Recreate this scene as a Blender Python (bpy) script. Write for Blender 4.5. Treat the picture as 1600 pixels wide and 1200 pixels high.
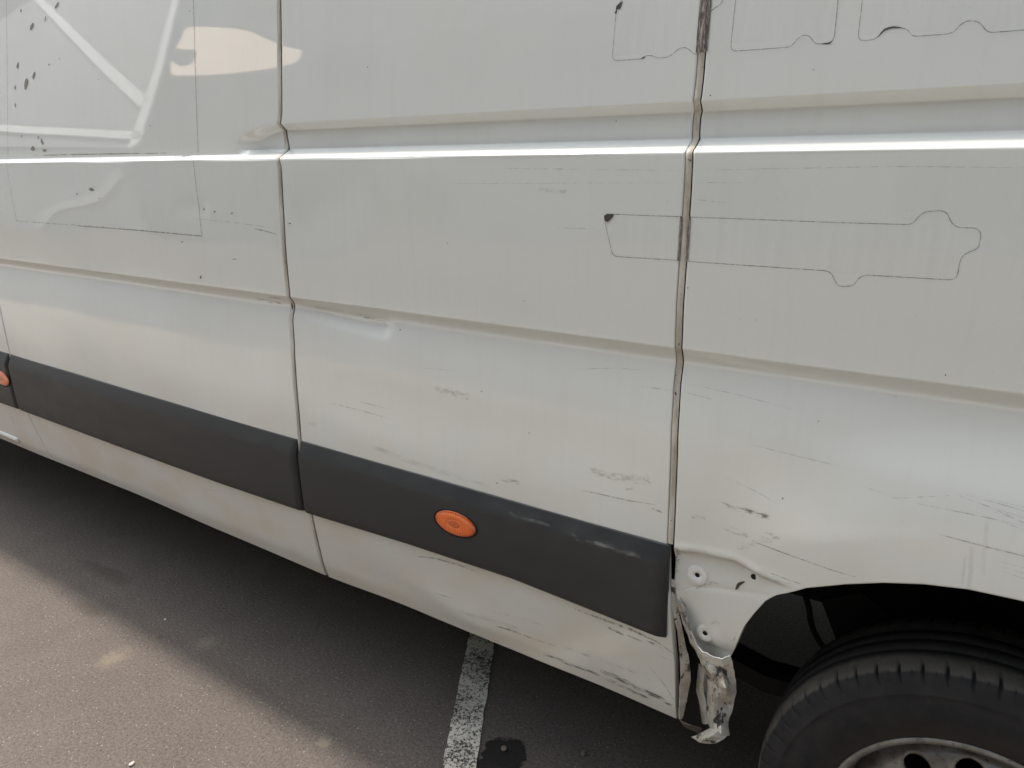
import bpy, bmesh, math, random
import numpy as np
from mathutils import Vector, Matrix

random.seed(7); rng = np.random.default_rng(7)
for o in list(bpy.data.objects): bpy.data.objects.remove(o)
SC = bpy.context.scene
COL = SC.collection
R = math.radians

# ------------------------------------------------------------------ camera, sky, sun, exposure
PITCH, AZ = R(15.932), R(-33.694)
CAM = np.array([0.0, -1.234, 1.5])
fwd = np.array([math.sin(AZ)*math.cos(PITCH), math.cos(AZ)*math.cos(PITCH), -math.sin(PITCH)])
rgt = np.array([math.cos(AZ), -math.sin(AZ), 0.0])
upv = np.cross(rgt, fwd)
cam = bpy.data.cameras.new('camera'); camo = bpy.data.objects.new('camera', cam); COL.objects.link(camo)
cam.sensor_fit = 'HORIZONTAL'; cam.sensor_width = 36; cam.lens = 36*1156/1600
cam.clip_start = .02; cam.clip_end = 2000
camo.matrix_world = Matrix(((rgt[0], upv[0], -fwd[0], CAM[0]), (rgt[1], upv[1], -fwd[1], CAM[1]), (rgt[2], upv[2], -fwd[2], CAM[2]), (0, 0, 0, 1)))
SC.camera = camo

SUN = Vector((-.46, .0775, .87)).normalized()            # direction towards the sun: high, just beyond the van's roof
w = bpy.data.worlds.new('World'); SC.world = w; w.use_nodes = True
nt = w.node_tree
bg = nt.nodes['Background']; bg.inputs[1].default_value = .15
sky = nt.nodes.new('ShaderNodeTexSky'); sky.sky_type = 'NISHITA'; sky.sun_disc = False
sky.sun_elevation = math.asin(SUN.z); sky.sun_rotation = math.atan2(SUN.x, SUN.y)
sky.air_density = 1.6; sky.dust_density = 6.0; sky.ozone_density = 1.0; sky.altitude = 200
hs = nt.nodes.new('ShaderNodeHueSaturation'); hs.inputs['Saturation'].default_value = .50          # smoke-hazed, nearly white sky
tint = nt.nodes.new('ShaderNodeMix'); tint.data_type = 'RGBA'; tint.blend_type = 'MULTIPLY'; tint.inputs[0].default_value = 1; tint.inputs[7].default_value = (.965, 1.0, 1.01, 1)
nt.links.new(sky.outputs[0], hs.inputs['Color']); nt.links.new(hs.outputs[0], tint.inputs[6]); nt.links.new(tint.outputs[2], bg.inputs[0])
sl = bpy.data.lights.new('sun', 'SUN'); sl.energy = 2.9; sl.angle = R(3.4); sl.color = (1, .91, .82)
so = bpy.data.objects.new('sun', sl); COL.objects.link(so); so.location = (0, 0, 20)
so.rotation_euler = SUN.to_track_quat('Z', 'Y').to_euler()
SC.view_settings.view_transform = 'Standard'; SC.view_settings.look = 'None'
SC.view_settings.gamma = 1; SC.view_settings.use_curve_mapping = False
SC.view_settings.exposure = 0.93

# ------------------------------------------------------------------ helpers
def link(o, parent=None):
    COL.objects.link(o)
    if parent: o.parent = parent
    return o
def mesh_obj(name, verts, faces, mat, parent=None, smooth=True, uv=None, kind=None):
    me = bpy.data.meshes.new(name); me.from_pydata([tuple(v) for v in verts], [], [tuple(f) for f in faces])
    if mat: me.materials.append(mat)
    if smooth: me.polygons.foreach_set('use_smooth', [True]*len(me.polygons))
    if uv is not None:
        l = me.uv_layers.new(name='UVMap'); vi = np.zeros(len(me.loops), int); me.loops.foreach_get('vertex_index', vi)
        l.data.foreach_set('uv', np.asarray(uv, float)[vi].ravel())
    me.update()
    o = bpy.data.objects.new(name, me); link(o, parent)
    if kind: o['kind'] = kind
    return o
def grid_faces(nr, nc):
    i = np.arange(nr-1)[:, None]*nc + np.arange(nc-1)[None]
    return np.stack([i, i+1, i+nc+1, i+nc], -1).reshape(-1, 4).tolist()
def bm_obj(name, bm, mat, parent=None, smooth=False):
    bmesh.ops.recalc_face_normals(bm, faces=bm.faces)
    me = bpy.data.meshes.new(name); bm.to_mesh(me); bm.free(); me.materials.append(mat)
    if smooth: me.polygons.foreach_set('use_smooth', [True]*len(me.polygons))
    return link(bpy.data.objects.new(name, me), parent)
def box(bm, x0, x1, y0, y1, z0, z1, bev=0):
    r = bmesh.ops.create_cube(bm, size=1)
    for v in r['verts']:
        v.co = Vector(((x0+x1)/2+v.co.x*(x1-x0), (y0+y1)/2+v.co.y*(y1-y0), (z0+z1)/2+v.co.z*(z1-z0)))
    if bev:
        es = list({e for v in r['verts'] for e in v.link_edges})
        bmesh.ops.bevel(bm, geom=es, offset=bev, segments=2, affect='EDGES', profile=.6)
def boxobj(name, dims, mat, parent=None, bev=0):
    bm = bmesh.new(); box(bm, *dims, bev); return bm_obj(name, bm, mat, parent)
def thing(name, label, cat, loc=(0, 0, 0), group=None):
    o = bpy.data.objects.new(name, None); o.empty_display_size = .2; link(o); o.location = loc
    tag(o, label, cat, group); return o
def tag(o, label, cat, group=None):
    o['label'] = label; o['category'] = cat
    if group: o['group'] = group
def tube(name, pts, rad, mat, parent=None, n=10):
    P = [Vector(p) for p in pts]; V = []; F = []
    for i, p in enumerate(P):
        t = (P[min(i+1, len(P)-1)]-P[max(i-1, 0)]).normalized()
        a = t.orthogonal().normalized() if i == 0 else (a - t*a.dot(t)).normalized()
        b = t.cross(a)
        for k in range(n):
            q = 2*math.pi*k/n; V.append(p + (a*math.cos(q)+b*math.sin(q))*rad)
    for i in range(len(P)-1):
        for k in range(n): F.append((i*n+k, i*n+(k+1) % n, (i+1)*n+(k+1) % n, (i+1)*n+k))
    F.append(tuple(range(n))[::-1]); F.append(tuple((len(P)-1)*n+k for k in range(n)))
    return mesh_obj(name, V, F, mat, parent)

# ------------------------------------------------------------------ materials
class NT:
    def __init__(s, name):
        s.m = bpy.data.materials.new(name); s.m.use_nodes = True; s.t = s.m.node_tree
        s.b = s.t.nodes['Principled BSDF']; s.out = s.t.nodes['Material Output']
        s.geo = s.t.nodes.new('ShaderNodeNewGeometry'); s.tc = s.t.nodes.new('ShaderNodeTexCoord')
    def n(s, kind, **kw):
        x = s.t.nodes.new('ShaderNode'+kind)
        for k, v in kw.items(): setattr(x, k, v)
        return x
    def L(s, a, b): s.t.links.new(a, b)
    def noise(s, scale, detail=4, rough=.55, vec=None, stretch=None, dist=0):
        v = vec or s.geo.outputs['Position']
        if stretch:
            mp = s.n('Mapping'); mp.inputs['Scale'].default_value = stretch; s.L(v, mp.inputs[0]); v = mp.outputs[0]
        x = s.n('TexNoise'); x.inputs['Scale'].default_value = scale; x.inputs['Detail'].default_value = detail
        x.inputs['Roughness'].default_value = rough; x.inputs['Distortion'].default_value = dist; s.L(v, x.inputs['Vector']); return x.outputs['Fac']
    def ramp(s, fac, stops):
        x = s.n('ValToRGB'); e = x.color_ramp.elements
        while len(e) < len(stops): e.new(.5)
        for a, (p, c) in zip(e, stops):
            a.position = p; a.color = (*(c if hasattr(c, '__len__') else (c,)*3), 1)
        s.L(fac, x.inputs[0]); return x.outputs[0]
    def mr(s, fac, a, b, c=0, d=1, smooth=True):
        x = s.n('MapRange'); x.interpolation_type = 'SMOOTHSTEP' if smooth else 'LINEAR'
        for i, v in enumerate((a, b, c, d)): x.inputs[i+1].default_value = v
        s.L(fac, x.inputs[0]); return x.outputs[0]
    def math(s, op, a, b=None, clamp=False):
        x = s.n('Math', operation=op); x.use_clamp = clamp
        for i, v in enumerate((a, b)):
            if v is None: continue
            if isinstance(v, (int, float)): x.inputs[i].default_value = v
            else: s.L(v, x.inputs[i])
        return x.outputs[0]
    def mix(s, fac, a, b, mode='MIX'):
        x = s.n('Mix', data_type='RGBA', blend_type=mode)
        for i, v in ((0, fac), (6, a), (7, b)):
            if isinstance(v, (int, float)): x.inputs[i].default_value = v
            elif hasattr(v, '__len__'): x.inputs[i].default_value = (*v, 1)
            else: s.L(v, x.inputs[i])
        return x.outputs[2]
    def bump(s, h, strength, dist, prev=None):
        x = s.n('Bump'); x.inputs['Strength'].default_value = strength; x.inputs['Distance'].default_value = dist
        s.L(h, x.inputs['Height'])
        if prev: s.L(prev, x.inputs['Normal'])
        return x.outputs[0]
    def sep(s, v):
        x = s.n('SeparateXYZ'); s.L(v, x.inputs[0]); return x.outputs
    def set(s, **kw):
        for k, v in kw.items():
            i = s.b.inputs[k.replace('_', ' ')]
            if isinstance(v, (int, float)): i.default_value = v
            elif hasattr(v, '__len__'): i.default_value = (*v, 1)
            else: s.L(v, i)
        return s
def plain(name, col, rough=.6, **kw):
    m = NT(name); f = m.noise(60, 3)
    m.set(Base_Color=m.mix(f, tuple(c*.85 for c in col), tuple(min(1, c*1.15) for c in col)), Roughness=rough, **kw); return m.m

def paint_material(name, dirt=1.0, damaged=False):
    m = NT(name); pos = m.geo.outputs['Position']; z = m.sep(pos)[2]
    base = (.66, .68, .648)
    cloud = m.noise(2.2, 3)
    streak = m.noise(9, 4, .6, stretch=(5, 1, .35))          # faint vertical run-off film
    fine = m.noise(180, 2)
    grime = m.noise(4.5, 4, .5, stretch=(1, 1, 1.6))
    low = m.mr(z, 1.20, .45, .12, .95)                       # road film is thicker on the lower panels
    f = m.math('MULTIPLY', m.math('MULTIPLY', m.mr(grime, .25, .8), low), dirt, True)
    c = m.mix(m.mr(cloud, .3, .7, 0, .35), base, (.63, .645, .63))
    c = m.mix(m.mr(streak, .45, .8, 0, .22), c, (.59, .585, .555))
    c = m.mix(f, c, (.62, .58, .49))
    c = m.mix(m.mr(fine, .68, .8, 0, .25), c, (.36, .33, .28))
    rough = m.mr(cloud, .2, .8, .38, .5)
    if damaged:
        wear = m.noise(38, 6, .7, stretch=(1, 1, .6)); k = m.mr(wear, .55, .61)
        c = m.mix(m.mr(m.noise(22, 5, .7), .36, .66, .25, .85), c, (.33, .285, .22))
        c = m.mix(k, c, (.055, .05, .045))
        cw = m.mr(wear, .50, .58, .9, 0)
    orange = m.noise(260, 2, .5)
    nb = m.bump(orange, .006, .0012)
    film = m.mr(z, 1.42, 1.10, .003, .20)     # road film dulls the lacquer low down
    m.set(Base_Color=c, Roughness=rough, Coat_Weight=cw if damaged else 1.0, Coat_Roughness=film, Coat_IOR=1.68, Coat_Normal=nb, Specular_IOR_Level=.3)
    return m.m
PAINT = paint_material('white_paint'); PAINT_BENT = paint_material('white_paint_damaged', 1.3, True)

def trim_material():
    m = NT('grey_plastic'); g = m.noise(900, 2); b = m.noise(7, 5, .6, stretch=(1, 1, 2)); s = m.noise(40, 5, .7, stretch=(.15, 1, 1.6))
    c = m.mix(m.mr(b, .3, .75), (.021, .0225, .024), (.030, .031, .031))
    c = m.mix(m.mr(s, .62, .8, 0, .3), c, (.075, .072, .066))
    m.set(Base_Color=c, Roughness=m.mr(b, .3, .7, .40, .52), Specular_IOR_Level=.42, Normal=m.bump(g, .35, .0009)); return m.m
TRIM = trim_material()
TRIM_SCUFF = None
DARK = plain('underbody_black', (.012, .0115, .011), .75)
BLACK = plain('gap_black', (.006, .0055, .005), .9)
LINER = plain('wheel_liner', (.008, .0075, .007), .9)
STEELDIRT = plain('dirty_steel', (.10, .085, .07), .7)
GLASS = plain('dark_glass', (.02, .022, .022), .06)
def seal_material():
    m = NT('seam_sealer'); n1 = m.noise(35, 5, .65, stretch=(1, 1, .25)); n2 = m.noise(160, 4)
    c = m.mix(m.mr(n1, .35, .65), (.54, .51, .45), (.34, .30, .24)); c = m.mix(m.mr(n2, .62, .75), c, (.06, .045, .035))
    m.set(Base_Color=c, Roughness=.6); return m.m
SEAL = seal_material()
def residue_material():
    m = NT('film_residue'); n1 = m.noise(120, 5, .7, stretch=(3, 1, .5))
    c = m.mix(m.mr(n1, .45, .6), (.075, .06, .05), (.30, .28, .25)); m.set(Base_Color=c, Roughness=.7); return m.m
RESIDUE = residue_material()
def amber():
    m = NT('amber_lens'); uv = m.tc.outputs['UV']; r = m.n('VectorMath', operation='LENGTH'); m.L(uv, r.inputs[0]); r = r.outputs['Value']; u = m.sep(uv)
    rib = m.math('SINE', m.math('MULTIPLY', u[0], 55)); ring = m.math('SINE', m.math('MULTIPLY', r, 60))
    c = m.ramp(r, [(0, (.42, .05, .002)), (.16, (.62, .085, .002)), (.22, (.36, .04, .002)), (.30, (.72, .115, .002)), (.7, (.76, .13, .002)), (.93, (.55, .07, .002)), (1, (.38, .045, .001))])
    c = m.mix(m.mr(rib, .2, 1, 0, .22), c, (.92, .25, .008))
    h = m.math('ADD', m.math('MULTIPLY', rib, m.mr(r, .34, .4)), m.math('MULTIPLY', ring, m.mr(r, .34, .3)))
    m.set(Base_Color=c, Roughness=.3, Coat_Weight=1.0, Coat_Roughness=.03, Normal=m.bump(h, .25, .0015)); return m.m
AMBER = amber()
WASHER = plain('white_plastic', (.72, .71, .68), .4)

def mark_material(name, col, lo, hi, scale, stretch, amount=1.0, edge=True, rough=.7):
    """a scuff or scratch lying on the paint: broken up by noise, fading at the rim of its patch"""
    m = NT(name); uv = m.sep(m.tc.outputs['UV'])
    n1 = m.noise(scale, 6, .68, stretch=stretch)
    a = m.mr(n1, lo, hi)
    if edge:
        e = m.math('MULTIPLY', m.mr(m.math('ABSOLUTE', m.math('SUBTRACT', uv[1], .5)), .5, .12), m.mr(m.math('ABSOLUTE', m.math('SUBTRACT', uv[0], .5)), .5, .3))
        a = m.math('MULTIPLY', m.mr(m.math('ADD', n1, m.math('MULTIPLY', m.math('SUBTRACT', e, 1), .35)), lo, hi), m.mr(e, 0, .2))
    a = m.math('MULTIPLY', a, amount)
    m.set(Base_Color=col, Roughness=rough, Alpha=a); return m.m
SCRATCH = mark_material('scratch', (.13, .12, .10), .34, .66, 90, (1, 1, 1), .62, False)
SCRATCH_FAINT = mark_material('scratch_faint', (.28, .26, .22), .36, .70, 80, (1, 1, 1), .45, False)
CUT = mark_material('film_cut_line', (.10, .092, .082), .22, .42, 25, (1, 1, 1), .62, False)
SCUFF = mark_material('scuff_grey', (.19, .17, .14), .47, .68, 130, (.3, 1, 1.3), .42)
SCUFF_TAN = mark_material('scuff_tan', (.40, .355, .27), .36, .74, 150, (.4, 1, 1), .32)
SMEAR = mark_material('dirt_smear', (.30, .265, .205), .35, .8, 40, (.3, 1, 1.2), .26)
SCRAPE = mark_material('bare_scrape', (.15, .14, .125), .42, .62, 150, (.22, 1, 1.3), .7)
CHIP = mark_material('paint_chip', (.24, .215, .19), .2, .3, 60, (1, 1, 1), .95, False)
CHIP_DARK = mark_material('paint_chip_dark', (.055, .045, .04), .2, .3, 60, (1, 1, 1), .95, False)
TRIM_SCUFF = mark_material('plastic_scuff', (.27, .265, .255), .38, .74, 70, (.4, 1, 1), .42)
RUST = mark_material('rust_line', (.16, .095, .055), .36, .5, 60, (.4, 1, 1), .9)
STREAK = mark_material('dirt_run', (.42, .375, .31), .3, .8, 40, (1, 1, .15), .16)

# ------------------------------------------------------------------ shape of the van's side: outward is -Y, y = side_y(x, z)
ZT = np.arange(.30, 2.60, .0005)
def gsm(a, sig):
    k = int(4*sig/.0005)+1; t = np.arange(-k, k+1); g = np.exp(-.5*(t*.0005/sig)**2); g /= g.sum()
    return np.convolve(np.pad(a, k, mode='edge'), g, 'valid')
low_t = gsm(np.interp(ZT, [.3, .374, .42, .48, .53, .585, .65, .72, .81, .97, 1.05, 1.115, 1.172, 1.3], [.085, .062, .046, .034, .025, .016, .008, .003, 0, -.0030, -.0050, .0030, .0110, .030]), .012)
mid_t = gsm(np.interp(ZT, [1.1, 1.2, 1.3, 1.4, 1.5, 1.6], [-.001, -.002, -.0045, -.005, -.003, 0]), .02)
top_t = gsm(np.interp(ZT, [1.4, 1.55, 1.65, 1.75, 1.887, 2.0, 2.2, 2.4, 2.6], [.007, .0165, .025, .034, .047, .058, .079, .10, .12]), .03)
ZC, ZR = 1.199, 1.5345                                       # crease, ridge
base_t = np.where(ZT < ZC, low_t, np.where(ZT < ZR, mid_t, top_t))
soft = gsm(base_t, .0022)
low2 = np.where(ZT > 1.168, np.minimum(low_t, .0105), low_t)
ov = np.clip((ZC-ZT)/.021, 0, 1)                             # overhang: the sheet turns in over 21 mm under the crease, then swells out again
over = (-.002)*(1-ov)+.0105*ov
ramp = np.clip((ZT-ZR)/.0075, 0, 1)
base_t = np.where((ZT >= ZR) & (ZT < ZR+.02), mid_t*(1-ramp)+top_t*ramp, base_t)
prof_t = np.where((ZT <= ZC) & (ZT > 1.1), np.minimum(over, low2), base_t)
ptight = gsm(prof_t, .0020); pwide = gsm(prof_t, .0065)
wgt = np.clip((ZC-.003-ZT)/.010, 0, 1)*np.clip((ZT-1.06)/.03, 0, 1)
prof_t = ptight*(1-wgt)+pwide*wgt
def sstep(a, b, x):
    t = np.clip((x-a)/(b-a), 0, 1); return t*t*(3-2*t)
def gauss(x, z, cx, cz, sx, sz, rot=0):
    dx, dz = x-cx, z-cz; c, s = math.cos(rot), math.sin(rot)
    return np.exp(-.5*(((dx*c+dz*s)/sx)**2+((-dx*s+dz*c)/sz)**2))
WX, WZ = .0945, .361                                          # rear wheel centre
EDGE_X = np.array([-.60, -.452, -.4, -.33, -.283, -.22, -.1]); EDGE_Z = np.array([.797, .803, .812, .818, .808, .808, .80])
QUARTER = False                                              # True while shaping what belongs to the rear quarter panel
def side_y(x, z, dents=True):
    x = np.asarray(x, float); z = np.asarray(z, float); x, z = np.broadcast_arrays(x, z)
    y = np.interp(z, ZT, prof_t)
    # recessed slide channel above the ridge, rounded at its front end
    qx = np.maximum((-1.49-x)/.185, 0); qz = np.maximum((z-1.566)/.048, 0)
    r = np.hypot(qx, qz); inner = .70 - .10*(qx/np.maximum(qx+qz, 1e-6))**2
    ch = 1-np.clip((r-inner)/(1.0-inner), 0, 1); ch = .75*ch+.25*ch*ch*(3-2*ch)
    ch = np.where(z < 1.57, ch*np.clip((z-1.5425)/.0125, 0, 1), ch)
    y = y + .0215*ch
    if not dents: return y
    # --- damage and pressed shapes
    # crease pushed in behind the first seam: a long lens-shaped facet that ends abruptly
    zl = ZC-.017-.026*sstep(-1.60, -1.17, x)                 # lower lip of the dent
    lens = sstep(-1.58, -1.38, x)*(1-sstep(-1.19, -1.15, x))
    y = y + lens*.0078*np.clip((ZC-z)/(ZC-zl), 0, 1)*sstep(zl-.040, zl+.001, z)
    y = y - .0035*gauss(x, z, -1.15, 1.12, .06, .035)
    y = y + .0045*gauss(x, z, -1.30, 1.00, .17, .07, -.2)
    y = y + .0045*gauss(x, z, -1.36, 1.42, .10, .06, .2)
    y = y + .0045*gauss(x, z, -1.72, 1.06, .14, .06)
    y = y + .003*gauss(x, z, -.95, .98, .2, .08, -.15)
    y = y + .003*gauss(x, z, -.62, 1.03, .12, .07)
    # small sharp dent on the front panel
    gx = sstep(-1.98, -1.86, x)*(1-sstep(-1.81, -1.775, x)); zd = 1.408-.05*(x+1.85)
    y = y + .0016*gx*sstep(zd+.045, zd, z)*sstep(zd-.035, zd-.002, z)
    # oil-canning of big flat sheets
    y = y + (.0012*np.sin(x*4.1+1.3*z*5+.4)*np.sin(z*6.5+x*1.7) + .0006*np.sin(x*11+z*7))*np.where(z > 1.53, .12, 1)
    # skirt bent in below the second strip
    lowm = 1-sstep(.52, .66, z)
    y = y + lowm*(.005*gauss(x, z, -1.27, .44, .10, .04, -.3) - .005*gauss(x, z, -1.02, .45, .10, .03, -.25) + .006*gauss(x, z, -.62, .44, .12, .05)*.4
                  + .003*gauss(x, z, -.86, .41, .07, .02))
    y = y + lowm*sstep(-1.5, -1.2, x)*.0012*np.sin(x*17+z*31)*sstep(.6, .42, z)
    # wheel-arch flare
    rho = np.hypot((x-WX), (z-WZ)*.98)
    fl = sstep(.78, .60, rho)*sstep(-.42, -.12, x)
    y = y - .027*fl
    if not QUARTER: return y
    # flat mounting corner in front of the arch where a cover strip is missing
    ez = np.interp(x, EDGE_X, EDGE_Z)
    pl = sstep(-.001, .007, ez-z)*(1-sstep(-.30, -.215, x))
    y = y + .013*pl
    y = y - .0012*np.exp(-.5*((z-ez-.006)/.005)**2)*(1-sstep(-.30, -.2, x))*sstep(-.46, -.44, x)
    crump = pl*sstep(.70, .62, z)
    y = y + crump*(.005*np.sin(x*90+z*40)*.5+.006*sstep(.63, .60, z))
    y = y + pl*.0014*np.exp(-.5*((z-.735-.25*(x+.4))/.004)**2)
    return y
def at(px, py, dents=False):
    d = (px-800)/1156*rgt - (py-600)/1156*upv + fwd
    y = 0.0
    for _ in range(14):
        P = CAM + d*((y-CAM[1])/d[1]); y = .5*y+.5*float(side_y(P[0], P[2], dents))
    P = CAM + d*((y-CAM[1])/d[1]); return P
def at_y(px, py, y):
    d = (px-800)/1156*rgt - (py-600)/1156*upv + fwd
    return CAM + d*((y-CAM[1])/d[1])
def on_ground(px, py, z=0):
    d = (px-800)/1156*rgt - (py-600)/1156*upv + fwd
    return CAM + d*((z-CAM[2])/d[2])
def seam_table(px):
    P = sorted(((at(*p)[2], at(*p)[0]) for p in px)); zz = [p[0] for p in P]; xx = [p[1] for p in P]
    # keep the seam a smooth line: blend the measured line with its own linear trend
    return np.array(zz), np.array(xx)
SL = seam_table([(436, 1), (437, 60), (437.5, 120), (438, 180), (444.5, 204), (447, 217), (438, 243), (437, 260), (439, 320), (443, 380), (449, 440), (452, 465), (455, 500), (457, 540), (460, 600), (465, 650), (468, 688), (477, 750), (486, 805), (497, 855), (512, 903)])
SR = seam_table([(1103, 1), (1098, 60), (1093, 125), (1089, 158), (1089, 180), (1087, 213), (1077, 240), (1074, 300), (1070, 360), (1066, 420), (1062, 480), (1060, 545), (1058, 600), (1055, 650), (1052, 720), (1049, 800), (1047, 850), (1048, 905), (1052, 960), (1059, 1040), (1062, 1124)])
def seam_fn(T):
    zz, xx = T
    g = np.interp(ZT, zz, xx); return lambda z: np.interp(z, ZT, gsm(g, .006))
seamL = seam_fn(SL); seamR = seam_fn(SR)
seamF = lambda z: np.interp(z, [.38, .41, .58, .70, .82, 1.03, 2.5], [-3.085, -3.095, -3.135, -3.145, -3.150, -3.148, -3.14])

# ------------------------------------------------------------------ ground
def asphalt():
    m = NT('asphalt'); pos = m.geo.outputs['Position']
    big = m.noise(.9, 5, .6); mid = m.noise(7, 5, .6); grain = m.noise(330, 3, .7); gr2 = m.noise(120, 3, .6)
    c = m.mix(m.mr(big, .3, .7), (.109, .089, .077), (.133, .110, .097))
    c = m.mix(m.mr(mid, .35, .75, 0, .45), c, (.077, .063, .056))
    c = m.mix(m.mr(m.math('ADD', m.math('MULTIPLY', grain, .6), m.math('MULTIPLY', gr2, .4)), .36, .64), m.mix(.48, c, (.025, .022, .019)), m.mix(.17, c, (.40, .36, .32)))
    vo = m.n('TexVoronoi'); vo.inputs['Scale'].default_value = 95; m.L(pos, vo.inputs['Vector'])
    sp = m.math('LESS_THAN', vo.outputs['Distance'], .16)
    wn = m.n('TexWhiteNoise'); m.L(vo.outputs['Position'], wn.inputs['Vector'])
    sp = m.math('MULTIPLY', sp, m.math('GREATER_THAN', wn.outputs['Value'], .80))
    c = m.mix(m.math('MULTIPLY', sp, .7), c, (.42, .37, .31))
    sd = m.math('MULTIPLY', m.math('LESS_THAN', vo.outputs['Distance'], .22), m.math('LESS_THAN', wn.outputs['Value'], .13))
    c = m.mix(m.math('MULTIPLY', sd, .7), c, (.035, .03, .026))
    def blot(c, x, y, sx, sy, col, k, wob=.5, lo=.95, hi=.45, ns=14):
        mp = m.n('Mapping'); mp.inputs['Location'].default_value = (-x/sx, -y/sy, 0); mp.inputs['Scale'].default_value = (1/sx, 1/sy, 0)
        m.L(pos, mp.inputs[0]); ln = m.n('VectorMath', operation='LENGTH'); m.L(mp.outputs[0], ln.inputs[0])
        d = m.math('ADD', ln.outputs['Value'], m.math('MULTIPLY', m.math('SUBTRACT', m.noise(ns, 5, .65), .5), wob*2))
        return m.mix(m.math('MULTIPLY', m.mr(d, lo, hi), k), c, col)
    c = blot(c, -2.20, -.245, .065, .075, (.28, .23, .16), .35, .9, 1.0, .1, 40)
    c = blot(c, -2.02, -.03, .05, .05, (.30, .25, .18), .2, .9, 1.0, .1, 50)
    c = blot(c, -1.36, -.12, .035, .03, (.34, .30, .23), .3, .9, 1.0, .1, 50)
    c = blot(c, -.925, .10, .075, .10, (.012, .010, .009), .92, .5, .9, .75, 22)
    c = blot(c, -2.75, .03, .22, .05, (.055, .045, .038), .5, .8, 1.0, .3, 12)
    c = blot(c, -2.55, -.14, .10, .04, (.06, .05, .04), .4, .8, 1.0, .3, 12)
    h = m.math('ADD', grain, m.math('MULTIPLY', gr2, .7))
    m.set(Base_Color=c, Roughness=.88, Specular_IOR_Level=.25, Normal=m.bump(h, .8, .004)); return m.m
ASPHALT = asphalt()
nr = 60
g = mesh_obj('ground', [(-300, -300, 0), (300, -300, 0), (300, 300, 0), (-300, 300, 0)], [(0, 1, 2, 3)], ASPHALT, smooth=False, kind='structure')

def bounce_material():
    m = NT('bounce_concrete'); a = m.noise(1.5, 5); b = m.noise(160, 3, .6)
    c = m.mix(m.mr(a, .3, .7), (.40, .37, .32), (.34, .315, .275)); c = m.mix(m.mr(b, .4, .7, 0, .3), c, (.24, .22, .19))
    m.set(Base_Color=c, Roughness=.85, Normal=m.bump(b, .4, .003)); return m.m
bm = bmesh.new(); box(bm, -60, 45, -3.6, -1.75, -.2, .006); o = bm_obj('bounce_strip', bm, bounce_material()); o['kind'] = 'structure'  # unseen pale strip added to bounce sunlight up onto the lower panels
def line_paint():
    m = NT('worn_line_paint'); wear = m.noise(130, 6, .75); wear2 = m.noise(9, 4, .6); fine = m.noise(330, 3, .7)
    k = m.math('ADD', m.math('MULTIPLY', wear, .85), m.math('MULTIPLY', wear2, .22))
    k = m.math('ADD', k, m.math('MULTIPLY', m.math('SUBTRACT', fine, .5), .25))
    worn = m.mr(k, .54, .585)
    c = m.mix(m.mr(wear2, .3, .7), (.72, .68, .58), (.58, .54, .46)); c = m.mix(worn, c, (.055, .046, .038))
    m.set(Base_Color=c, Roughness=.85, Normal=m.bump(m.math('SUBTRACT', fine, m.math('MULTIPLY', worn, 1.2)), .7, .003)); return m.m
LINEP = line_paint()
a0 = Vector((-1.033, -.014)); dirn = Vector((.287, -.500)).normalized(); nrm = Vector((-dirn.y, dirn.x))
V = []; F = []
N = 220
for i in range(N+1):
    t = -3.2+5.2*i/N; p = a0+dirn*t
    for k, s in enumerate((0, .0885)):
        q = p+nrm*(s+random.uniform(-.0022, .0022)); V.append((q.x, q.y, .0045))
for i in range(N): F.append((2*i, 2*i+1, 2*i+3, 2*i+2))
mesh_obj('parking_line', V, F, LINEP, smooth=False, kind='structure')

# ------------------------------------------------------------------ van
van = thing('delivery_van', 'white panel van with dented side, dark rub strips and torn sill by rear wheel', 'van', (0, 0, 0))

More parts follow.
